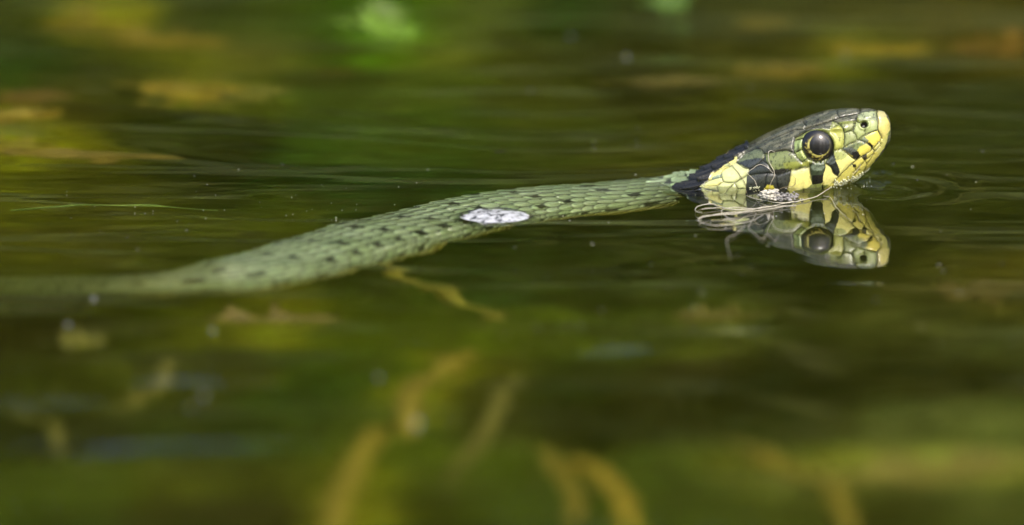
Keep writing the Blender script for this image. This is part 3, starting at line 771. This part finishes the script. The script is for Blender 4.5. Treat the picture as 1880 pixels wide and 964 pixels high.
L.new(n1.outputs['Fac'], b.inputs['Height']); L.new(b.outputs[0], p.inputs['Normal'])
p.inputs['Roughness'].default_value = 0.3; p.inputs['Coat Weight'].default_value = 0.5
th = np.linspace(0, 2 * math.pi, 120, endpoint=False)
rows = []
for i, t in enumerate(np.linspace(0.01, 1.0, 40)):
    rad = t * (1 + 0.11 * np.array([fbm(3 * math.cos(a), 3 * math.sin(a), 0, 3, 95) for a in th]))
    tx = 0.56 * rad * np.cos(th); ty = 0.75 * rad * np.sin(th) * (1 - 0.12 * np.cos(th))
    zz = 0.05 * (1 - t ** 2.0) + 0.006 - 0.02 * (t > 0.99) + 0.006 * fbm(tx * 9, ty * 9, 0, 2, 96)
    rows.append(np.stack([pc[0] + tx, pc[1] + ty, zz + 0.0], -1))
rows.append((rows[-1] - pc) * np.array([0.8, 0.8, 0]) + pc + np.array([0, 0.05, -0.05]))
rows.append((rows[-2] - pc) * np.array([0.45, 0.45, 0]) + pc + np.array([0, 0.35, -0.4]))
sp = mesh_np('sky_reflection', np.array(rows).reshape(-1, 3), grid_faces(len(rows), 120, True), m_patch)
sp['label'] = 'white speckled oval standing in for a sky reflection on the water'
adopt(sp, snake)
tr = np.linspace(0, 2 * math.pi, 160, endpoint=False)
rimP = np.stack([pc[0] + 0.60 * np.cos(tr) * (1 + 0.04 * vnoise(tr * 3, 1, 0, 120)), pc[1] + 0.80 * np.sin(tr), np.full(160, 0.004)], 1)  # dark edge drawn round the painted sky reflection
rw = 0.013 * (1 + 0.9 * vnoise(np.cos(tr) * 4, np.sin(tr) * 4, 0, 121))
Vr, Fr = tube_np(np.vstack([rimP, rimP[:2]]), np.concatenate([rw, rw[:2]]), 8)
adopt(mesh_np('reflection_rim', Vr, Fr, simple('dark_rim', (0.03, 0.035, 0.02), 0.3, 0.4, 5, coat=0.5)), snake)

# ---------------------------------------------------------------- threads, debris, foam round the head
m_thread = simple('pale_fibre', (0.50, 0.46, 0.36), 0.5, 0.3, 6, coat=0.3)
m_thread_dark = simple('brown_fibre', (0.24, 0.19, 0.11), 0.5, 0.3, 6)
def surf_line(pts, lift=0.03):
    out = []
    for q in pts:
        x, y = q[0], q[1]; h = q[2] if len(q) > 2 else lift
        px, py = x, y
        P = at(px, py, h); P[2] = max(h, wz(P[0], P[1]) + lift) if len(q) < 3 else h
        out.append(P)
    return out
# nearest skin point for a fibre clinging to the head
skin_px = np.stack(proj(Pf[:NH]), -1); front = near[None] & np.ones((NH, 1), bool)
skp = skin_px[front & (Pf[:NH, :, 2] > -0.05)]; skP = Pf[:NH][front & (Pf[:NH, :, 2] > -0.05)]; skN = NRM[:NH][front & (Pf[:NH, :, 2] > -0.05)]
def on_skin(x, y, lift=0.02):
    i = np.argmin((skp[:, 0] - x) ** 2 + (skp[:, 1] - y) ** 2)
    return skP[i] + skN[i] * lift
def fibre(pts, r, label, mat=None, mode='water', seed=0):
    P = []
    for q in pts:
        if mode == 'skin' or (len(q) > 2 and q[2] == 's'): P.append(on_skin(q[0], q[1]))
        else: P.append(surf_line([(q[0], q[1])])[0])
    C_ = spline(np.array(P), len(P) * 10)
    C_[:, 0] += 0.006 * vnoise(np.arange(len(C_)) * 0.35, seed, 0, 97); C_[:, 2] += 0.004 * vnoise(np.arange(len(C_)) * 0.3, seed, 4, 98)
    tt = np.linspace(0, 1, len(C_)); rr = r * (0.45 + 0.55 * np.sin(math.pi * np.clip(tt * 0.9 + 0.06, 0, 1)))
    Vt, Ft_ = tube_np(C_, rr * 0.56, 6)
    o = mesh_np('plant_fibre', Vt, Ft_, mat or m_thread)
    return tag(o, label, 'fibre', 'loose fibres tangled round the snake\'s head')
def z1(l): return [(1220 + q[0] / 3.9167, 170 + q[1] / 3.9167) + tuple(q[2:]) for q in l]
FIB = [
 ([(270,862),(225,855),(225,830),(270,808),(340,802),(400,822),(480,840),(600,838),(720,828),(840,800),(930,780)], 0.018, 'pale fibre curling into a hook at the left end of the tangle', 0),
 ([(400,826),(330,832),(262,840)], 0.014, 'short pale fibre closing the upper loop of the tangle', 0),
 ([(250,905),(330,884),(420,868),(520,862),(640,852),(760,836),(900,812),(950,808)], 0.018, 'long straight pale fibre floating below the jaw', 0),
 ([(590,740),(650,765),(720,775),(800,792),(900,790),(1010,770),(1100,745),(1180,715),(1260,668),(1290,650)], 0.015, 'long fibre running from the collar to the chin', 0),
 ([(1140,745),(1190,752),(1215,790),(1240,830),(1290,880),(1350,930)], 0.010, 'thin yellowish fibre lying across the head\'s reflection', 0),
 ([(450,500,'s'),(500,540,'s'),(550,600,'s'),(580,650,'s'),(590,720,'s'),(600,745)], 0.011, 'thin fibre clinging to the yellow collar', 1),
 ([(795,430,'s'),(765,420,'s'),(748,450,'s'),(758,510,'s'),(785,560,'s'),(790,600,'s'),(765,650,'s'),(750,700,'s')], 0.011, 'thin fibre draped down the dark cheek', 0),
 ([(600,580,'s'),(640,545,'s'),(690,520,'s'),(740,540,'s'),(780,575,'s')], 0.010, 'short fibre bent across the grey cheek plates', 0),
 ([(595,580,'s'),(640,620,'s'),(662,660,'s'),(655,700,'s')], 0.009, 'curved fibre above the dark jaw corner', 0),
 ([(800,700,'s'),(860,680,'s'),(930,665,'s'),(942,625,'s'),(925,598,'s')], 0.009, 'wiry fibre curling over the yellow lip', 1),
 ([(1410,505,'s'),(1385,550,'s'),(1345,585,'s')], 0.009, 'short pale bristle stuck on the yellow chin', 0),
 ([(440,470,'s'),(450,445,'s'),(462,418,'s')], 0.009, 'tiny dark bristle standing on the black nape', 1),
]
for i, (l, r, lab, dk) in enumerate(FIB):
    fibre(z1(l), r, lab, m_thread_dark if dk else m_thread, seed=i * 3.3)
def z4(l): return [(1240 + a / 3.9167, 320 + b_ / 3.9167) for a, b_ in l]
FIB2 = [
 ([(440,350),(400,362),(330,372),(250,368),(180,345),(168,320),(210,300),(320,290),(430,285),(520,262),(640,235),(760,228),(870,228)], 0.016, 'wide looped fibre drifting lowest on the left of the tangle'),
 ([(495,360),(480,400),(420,445),(370,470),(375,520),(400,612)], 0.009, 'fine hair trailing down from the looped fibres'),
 ([(580,280),(545,345),(525,385),(560,425),(620,468),(655,438),(700,470),(725,475),(740,440)], 0.010, 'zigzag fibre in front of the reflected jaw'),
 ([(690,330),(720,390),(790,412),(850,400),(885,362)], 0.009, 'fibre bowed beneath the debris clump'),
 ([(330,330),(400,318),(440,345)], 0.010, 'short fibre inside the wide loop'),
 ([(630,290),(560,330),(470,350),(400,330),(330,262),(420,240),(620,250)], 0.014, 'fibre crossing the middle of the tangle'),
]
for i, (l, r, lab) in enumerate(FIB2): fibre(z4(l), r, lab, seed=40 + i)

m_deb = simple('pale_debris', (0.55, 0.52, 0.44), 0.75, 0.45, 9, bump=0.4)
m_debg = simple('grey_debris', (0.24, 0.23, 0.22), 0.6, 0.5, 9, bump=0.4, coat=0.3)
def clump(name, label, px, spread, n, mat, rmin, rmax, seed, cat):
    r_ = random.Random(seed); parts = []
    for i in range(n):
        x = px[0] + r_.gauss(0, spread[0]); y = px[1] + r_.gauss(0, spread[1])
        P = at(x, y, 0.0); h = wz(P[0], P[1]) + 0.02 + abs(r_.gauss(0, 0.035))
        P = at(x, y, h)
        parts.append(blob(P, r_.uniform(rmin, rmax), seed + i * 1.3, 6, 0.6, (1.2, 1, 0.7)))
    Vc, Fc = merge(parts)
    return tag(mesh_np(name, Vc, Fc, mat), label, cat, kind='stuff')
clump('debris_clump', 'fluffy whitish clump of debris floating against the jaw', (1413, 358), (7, 4.5), 120, m_deb, 0.012, 0.042, 3, 'debris')
clump('debris_clump', 'grey crumbly debris beside the white fluffy clump', (1438, 361), (11, 3.5), 110, m_debg, 0.012, 0.035, 50, 'debris')
# foam bubbles
m_bub, nt, p, out = mat_new('bubble_film')
p.inputs['Base Color'].default_value = (0.80, 0.82, 0.55, 1); p.inputs['Roughness'].default_value = 0.08; p.inputs['Transmission Weight'].default_value = 0.35; p.inputs['IOR'].default_value = 1.25
def bubbles(cx, cy, sx_, sy_, n, seed, rmin, rmax, skin=False, slope=0.0):
    r_ = random.Random(seed); parts = []
    for i in range(n):
        x = cx + r_.uniform(-1, 1) * sx_; y = cy + r_.gauss(0, sy_) + slope * (x - cx)
        if skin: P = on_skin(x, y, 0.01)
        else:
            P = at(x, y, 0.0); P = at(x, y, wz(P[0], P[1]) + 0.012)
        parts.append(blob(P, r_.uniform(rmin, rmax), i, 6, 0.0))
    return parts
parts = bubbles(1556, 332, 24, 3.0, 110, 5, 0.008, 0.019, True, -0.2) + bubbles(1586, 322, 16, 4, 60, 6, 0.008, 0.02, True, -0.5) + bubbles(1586, 336, 26, 5, 26, 9, 0.006, 0.014, False, -0.2)
parts += bubbles(1386, 346, 11, 4, 26, 7, 0.007, 0.017, True) + bubbles(1560, 341, 40, 3, 30, 8, 0.006, 0.014)
Vc, Fc = merge(parts)
tag(mesh_np('foam', Vc, Fc, m_bub), 'fine foam of bubbles under the chin', 'foam', kind='stuff')

# fine motes on the water
m_mote = simple('pale_mote', (0.75, 0.74, 0.62), 0.6, 0.1, 3)
r_ = random.Random(11); parts = []
for i in range(70):
    x = r_.gauss(560, 240); y = r_.gauss(375, 38)
    if y > np.interp(x, [0, 400, 900, 1300], [480, 450, 335, 310]): continue
    P = at(x, y); P[2] = wz(P[0], P[1]) + 0.004
    parts.append(blob(P, r_.uniform(0.003, 0.009), i, 4, 0.3, (1.3, 1, 0.6)))
for i in range(70):
    x = r_.uniform(900, 1880); y = r_.uniform(150, 640)
    P = at(x, y); P[2] = wz(P[0], P[1]) + 0.004
    parts.append(blob(P, r_.uniform(0.005, 0.012), i, 4, 0.3, (1.3, 1, 0.6)))
Vc, Fc = merge(parts)
tag(mesh_np('floating_dust', Vc, Fc, m_mote), 'fine pale dust floating on the pond', 'dust', kind='stuff')
m_seed = simple('pale_seed', (0.28, 0.30, 0.30), 0.35, 0.1, 3, coat=0.5)
SEEDS = [(125,597,0.055,'at the lower left below the snake\'s tail'),(172,553,0.05,'just under the submerged tail'),(390,607,0.055,'below the middle of the left body'),(765,779,0.085,'in the lower middle of the water'),(375,722,0.06,'right of the dark band at lower left'),(350,738,0.05,'dim one beside its brighter neighbour at lower left'),(696,690,0.05,'left of the yellow stem'),(1048,68,0.05,'far behind the body at the top'),(1150,100,0.05,'second from the left in the far water'),(1552,97,0.05,'far behind the snake\'s head'),(1684,333,0.02,'tiny one right of the snout ripples'),(1640,303,0.018,'tiny one ahead of the snout'),(785,308,0.018,'small one above the snake\'s back')]
for i, (x, y, r, lab) in enumerate(SEEDS):
    P = at(x, y); P[2] = wz(P[0], P[1]) + 0.01
    Vt, Ft_ = blob(P, r * 0.5, i * 7, 8, 0.25, (1.3, 1, 0.7))
    tag(mesh_np('floating_seed', Vt, Ft_, m_seed), 'pale floating speck, ' + lab, 'seed', 'pale specks floating on the water')
Vt, Ft_ = blob(at(918, 283, 0.01), 0.05, 5, 8, 0.4, (2.2, 1.0, 0.4))
tag(mesh_np('floating_seed', Vt, Ft_, simple('dark_seed', (0.03, 0.025, 0.015))), 'small dark flake floating above the snake\'s back', 'seed')

# ---------------------------------------------------------------- drowned stems and leaves
def stem(pts, depth, r, color, label, seed):
    n = len(pts); dd = depth if hasattr(depth, '__len__') else [depth] * n
    P = np.array([under(x, y, d) for (x, y), d in zip(pts, [q * 0.62 for q in dd])])
    C_ = spline(P, n * 12); tt = np.linspace(0, 1, len(C_))
    rr = r * (0.75 + 0.25 * np.sin(tt * 3.1)) * (1 + 0.10 * vnoise(tt * 9, seed, 0, 99)) * (1 - 0.35 * tt)
    Vt, Ft_ = tube_np(C_, rr, 12)
    return tag(mesh_np('sunken_twig', Vt, Ft_, simple('stem_bark', color, 0.7, 0.35, 3)), label, 'stem', 'yellowish stems lying under water')
OC = (0.44, 0.34, 0.04); OC2 = (0.26, 0.23, 0.05)
stem([(690,480),(735,505),(790,530),(840,542),(880,562),(925,574)], 4.2, 0.20, (0.36,0.32,0.04), 'slender yellow stem slanting down right just below the body', 1)
stem([(870,640),(800,672),(762,715),(748,770),(742,800)], [5,4.5,4,3.6,3.4], 0.28, OC, 'thick ochre stem standing in the middle of the lower water', 2)
stem([(690,790),(664,830),(640,880),(618,930),(600,990)], [4.6,4.2,4,3.8,3.6], 0.30, OC, 'ochre stem running off the bottom edge left of the middle', 3)
stem([(950,690),(915,740),(890,790),(850,850),(820,880)], [5.5,5,5,5,5.2], 0.20, OC2, 'dim brown stem right of the thick ochre one', 4)
stem([(1058,846),(1092,862),(1128,896),(1150,935),(1175,990)], [3.6,3.4,3.2,3.2,3.2], 0.22, (0.60,0.43,0.04), 'bright arched stem near the bottom edge', 5)
stem([(1000,830),(1032,868),(1050,905),(1062,950)], [4.6,4.2,4,4], 0.19, OC, 'shorter stem left of the bright arched one', 6)
stem([(1345,812),(1400,838),(1470,866),(1525,890),(1545,930),(1570,1000)], [4.8,4.4,4,3.6,3.2,3], 0.22, OC, 'bent ochre stem at the lower right', 7)
stem([(30,735),(70,758),(98,790),(108,815)], 4.5, 0.15, OC2, 'faint brown stem at the lower left', 8)
stem([(315,665),(285,698),(250,718),(205,735)], 4.8, 0.16, OC2, 'faint olive stem slanting left under the tail', 9)
stem([(20,384),(100,382),(200,377),(300,374),(400,380)], [2.2,1.6,1.5,1.8,2.8], 0.05, (0.20,0.30,0.05), 'thin green blade lying level left of the snake', 10)

def leaf_mesh(L_, W_, curl, seed, wav=0.06):
    n, m = 24, 11
    t = np.linspace(0, 1, n)[:, None]; s = np.linspace(-1, 1, m)[None]
    half = W_ * np.sin(math.pi * t ** 0.85) ** 0.8 * (1 + 0.55 * vnoise(t * 6.5, seed * 2.7, np.sign(s) * 3.1, 111)) * (0.8 + 0.25 * np.sin(t * 23 + seed)) + 0.01
    X = (t - 0.5) * L_ + 0 * s; Y = half * s + 0.15 * W_ * np.sin(t * 3 + seed)
    Z = curl * (4 * (t - 0.5) ** 2) + 0.25 * np.abs(s) * half + wav * W_ * np.sin(t * 14 + seed + 2 * s)
    top_ = np.stack([X + 0 * Y, Y, Z + 0 * X], -1).reshape(-1, 3); bot = top_ - np.array([0, 0, 0.03])
    f = grid_faces(n, m); V_ = np.vstack([top_, bot]); F_ = np.vstack([f[:, ::-1], f + n * m])
    idx = np.arange(n * m).reshape(n, m); ring = np.concatenate([idx[:, 0], idx[-1, 1:], idx[-2::-1, -1], idx[0, -2:0:-1]])
    k = np.arange(len(ring)); k2_ = (k + 1) % len(ring)
    F_ = np.vstack([F_, np.stack([ring[k], ring[k2_], ring[k2_] + n * m, ring[k] + n * m], 1)])
    return V_, F_
def leaf(px, py, depth, L_, W_, rot, tilt, color, label, seed, name='drowned_leaf', floating=False):
    c = at(px, py, depth) if floating else under(px, py, depth * 0.85)
    root = empty(name, c)
    V_, F_ = leaf_mesh(L_, W_, 0.12 * L_, seed)
    mt = simple('leaf_skin', np.array(color) * (1.0 if floating else 0.72), 0.55, 0.55, 1.1)
    o = mesh_np('blade', V_, F_, mt, root)
    P_ = np.stack([np.linspace(-L_ * 0.8, L_ * 0.48, 14), 0.15 * W_ * np.sin(np.linspace(-1, 3, 14)), 0.12 * L_ * np.abs(np.linspace(-1.1, 1, 14)) ** 2 + 0.03], 1)
    Vt, Ft_ = tube_np(P_, np.linspace(0.05, 0.02, 14), 6)
    mesh_np('midrib', Vt, Ft_, mt, root)
    root.rotation_euler = (tilt, 0.1 * math.sin(seed), rot)
    return tag(root, label, 'leaf', 'fallen leaves under water' if not floating else None)
Y1 = (0.62, 0.44, 0.05); Y2 = (0.50, 0.36, 0.06); O1 = (0.58, 0.30, 0.06)
leaf(170, 38, 5.5, 2.2, 1.1, 0.4, 0.5, Y1, 'round yellow leaf under water near the top left corner', 1)
leaf(310, 68, 5.0, 2.6, 0.8, -0.1, 0.3, Y1, 'narrow yellow leaf under water right of the round one', 2)
leaf(375, 160, 4.0, 2.4, 1.0, -0.5, 0.4, (0.66,0.48,0.05), 'yellow leaf under water above the dark green hollow', 3)
leaf(440, 172, 4.4, 2.2, 0.7, 0.1, 0.2, (0.42,0.40,0.08), 'olive leaf touching the yellow one at the upper left', 4)
leaf(15, 212, 4.0, 2.2, 0.8, 0.2, 0.3, Y1, 'yellow leaf cut by the left edge, upper one', 5)
leaf(5, 272, 4.0, 2.0, 0.8, -0.2, 0.3, (0.6,0.5,0.04), 'yellow leaf cut by the left edge, lower one', 6)
leaf(165, 288, 3.6, 3.4, 0.5, -0.12, 0.2, Y2, 'long ochre leaf under water at the left', 7)
leaf(1600, 86, 4.0, 2.6, 0.7, 0.0, 0.3, (0.75,0.55,0.04), 'bright yellow leaf under water above the snake\'s head', 8)
leaf(1430, 130, 5.0, 2.0, 0.8, 0.5, 0.3, Y2, 'ochre leaf under water left of the bright yellow one', 9)
leaf(1250, 150, 5.0, 2.0, 0.5, 0.1, 0.3, (0.42,0.30,0.10), 'brown leaf under water at the top right of the middle', 10)
leaf(1405, 42, 5.5, 1.8, 0.7, 0.8, 0.4, Y2, 'small ochre leaf under water near the top edge', 11)
leaf(1860, 80, 5.0, 2.6, 1.0, 0.3, 0.3, O1, 'rusty leaf at the right edge near the top', 12)
leaf(617, 122, 5.0, 1.1, 0.5, 0.7, 0.4, O1, 'small rusty leaf under water below the green leaf', 13)
leaf(500, 583, 3.2, 2.4, 0.7, 0.35, 0.3, (0.36,0.27,0.08), 'dull orange leaf under water just below the body', 14)
leaf(150, 612, 2.8, 0.9, 0.5, 0.2, 0.3, (0.30,0.28,0.05), 'small yellow leaf under the tail', 15)
leaf(1345, 572, 5.2, 1.9, 0.6, -0.3, 0.3, (0.30,0.25,0.06), 'ochre leaf under water below the head\'s reflection', 16)
leaf(1830, 530, 5.6, 2.4, 0.9, 0.1, 0.3, (0.32,0.22,0.06), 'rusty leaf at the right edge below the snout', 17)
leaf(1720, 868, 4.2, 4.6, 0.8, 0.05, 0.2, (0.55,0.46,0.12), 'long pale leaf under water at the lower right', 18)
leaf(60, 170, 5.0, 1.8, 0.7, 1.2, 0.3, (0.34,0.2,0.06), 'brown leaf between the yellow leaves at the left', 20)
leaf(712, 60, 0.12, 1.35, 0.62, 0.15, 0.25, (0.09, 0.17, 0.003), 'bright green leaf floating behind the snake at the top', 21, 'floating_leaf', True)
leaf(700, 30, 0.22, 1.1, 0.5, 0.5, 0.5, (0.07, 0.12, 0.004), 'smaller green leaf above the bright floating one', 22, 'floating_leaf', True)
leaf(1228, 6, 0.2, 1.0, 0.5, 0.5, 0.4, (0.05, 0.10, 0.004), 'green leaf cut by the top edge', 23, 'floating_leaf', True)

# ---------------------------------------------------------------- bushes on the far bank, seen mirrored in the water, and unseen ones on the near bank
m_leafs = [simple('bush_leaf_a', (0.034, 0.052, 0.008), 0.7, 0.6, 0.08, spec=0.2), simple('bush_leaf_b', (0.050, 0.052, 0.008), 0.7, 0.6, 0.08, spec=0.2), simple('bush_leaf_c', (0.024, 0.044, 0.009), 0.7, 0.6, 0.08, spec=0.2)]
m_bark = simple('bark', (0.10, 0.075, 0.05), 0.9, 0.3, 0.3)
def bush(x, y, z, h, wdt, mat, label, seed):
    rs = np.random.default_rng(seed)
    root = empty('bush', (x, y, z)); tag(root, label, 'bush', 'bushes on the pond bank')
    parts = []; tips = []
    for k in range(9):
        a = rs.uniform(0, 6.28); e = rs.uniform(0.15, 0.9)
        tip = np.array([math.cos(a) * e * wdt * 0.5, math.sin(a) * e * wdt * 0.35, h * rs.uniform(0.5, 0.95)])
        P_ = spline(np.array([[0, 0, -2], tip * 0.35 + rs.normal(0, 2, 3), tip * 0.7 + rs.normal(0, 3, 3), tip]), 14)
        parts.append(tube_np(P_, np.linspace(h * 0.018, h * 0.004, 14), 6)); tips += list(P_[4:])
    Vb, Fb = merge(parts); mesh_np('branch', Vb, Fb, m_bark, root)
    n = 2600
    cen = np.array(tips)[rs.integers(0, len(tips), n)] + rs.normal(0, 1, (n, 3)) * np.array([wdt * 0.10, wdt * 0.08, h * 0.09])
    cen[:, 2] = np.abs(cen[:, 2])
    low_ = rs.random(n) < 0.3
    cen[low_, 2] *= 0.35
    sz = rs.uniform(1.6, 3.6, n)
    A = rs.normal(0, 1, (n, 3)); A /= np.linalg.norm(A, axis=1)[:, None]
    B = np.cross(A, rs.normal(0, 1, (n, 3))); B /= np.linalg.norm(B, axis=1)[:, None]
    A *= sz[:, None]; B *= sz[:, None] * 0.45
    Vl = np.stack([cen - A, cen + B, cen + A, cen - B], 1).reshape(-1, 3)
    mesh_np('foliage', Vl, np.arange(n * 4).reshape(n, 4), mat, root, smooth_=False)
bx = [(-150,110,95,120),(-105,95,80,100),(-55,95,60,70),(-26,100,70,56),(-4,92,64,50),(17,96,56,48),(40,100,62,54),(72,96,70,80),(118,110,95,110),(165,118,100,120),(-120,175,120,150),(60,190,120,140),(140,175,140,150),(-190,150,140,150),(-45,180,80,90),(-70,-300,170,150),(30,-330,190,150),(130,-290,150,150),(-190,-280,170,170),(230,-270,170,170),(-20,-400,300,260)]  # last three are unseen, added behind the camera to block horizon sky
BWHERE = ['far left on the far bank', 'left of the gap on the far bank, second from the end', 'tallest near the left of the far bank centre', 'behind the snake body on the far bank', 'low in the middle of the far bank', 'lowest one straight behind the snake head', 'low, just right of the lowest one', 'right of the low ones on the far bank', 'second from the right end of the far bank', 'at the right end of the far bank front row', 'in the back row at the left', 'in the back row behind the lowest one', 'in the back row at the right', 'in the back row at the far left', 'in the back row left of the middle', 'on the near bank at the left', 'on the near bank in the middle', 'on the near bank at the right', 'at the left end of the near bank, added to block sky', 'at the right end of the near bank, added to block sky', 'tallest one behind the others on the near bank, added to block sky']
kinds = ['olive', 'yellowish green', 'dark green']
for i, (x, y, h, wd) in enumerate(bx):
    bush(x, y, 8, h, wd, m_leafs[i % 3], f'{kinds[i % 3]} bush ' + BWHERE[i], 100 + i)
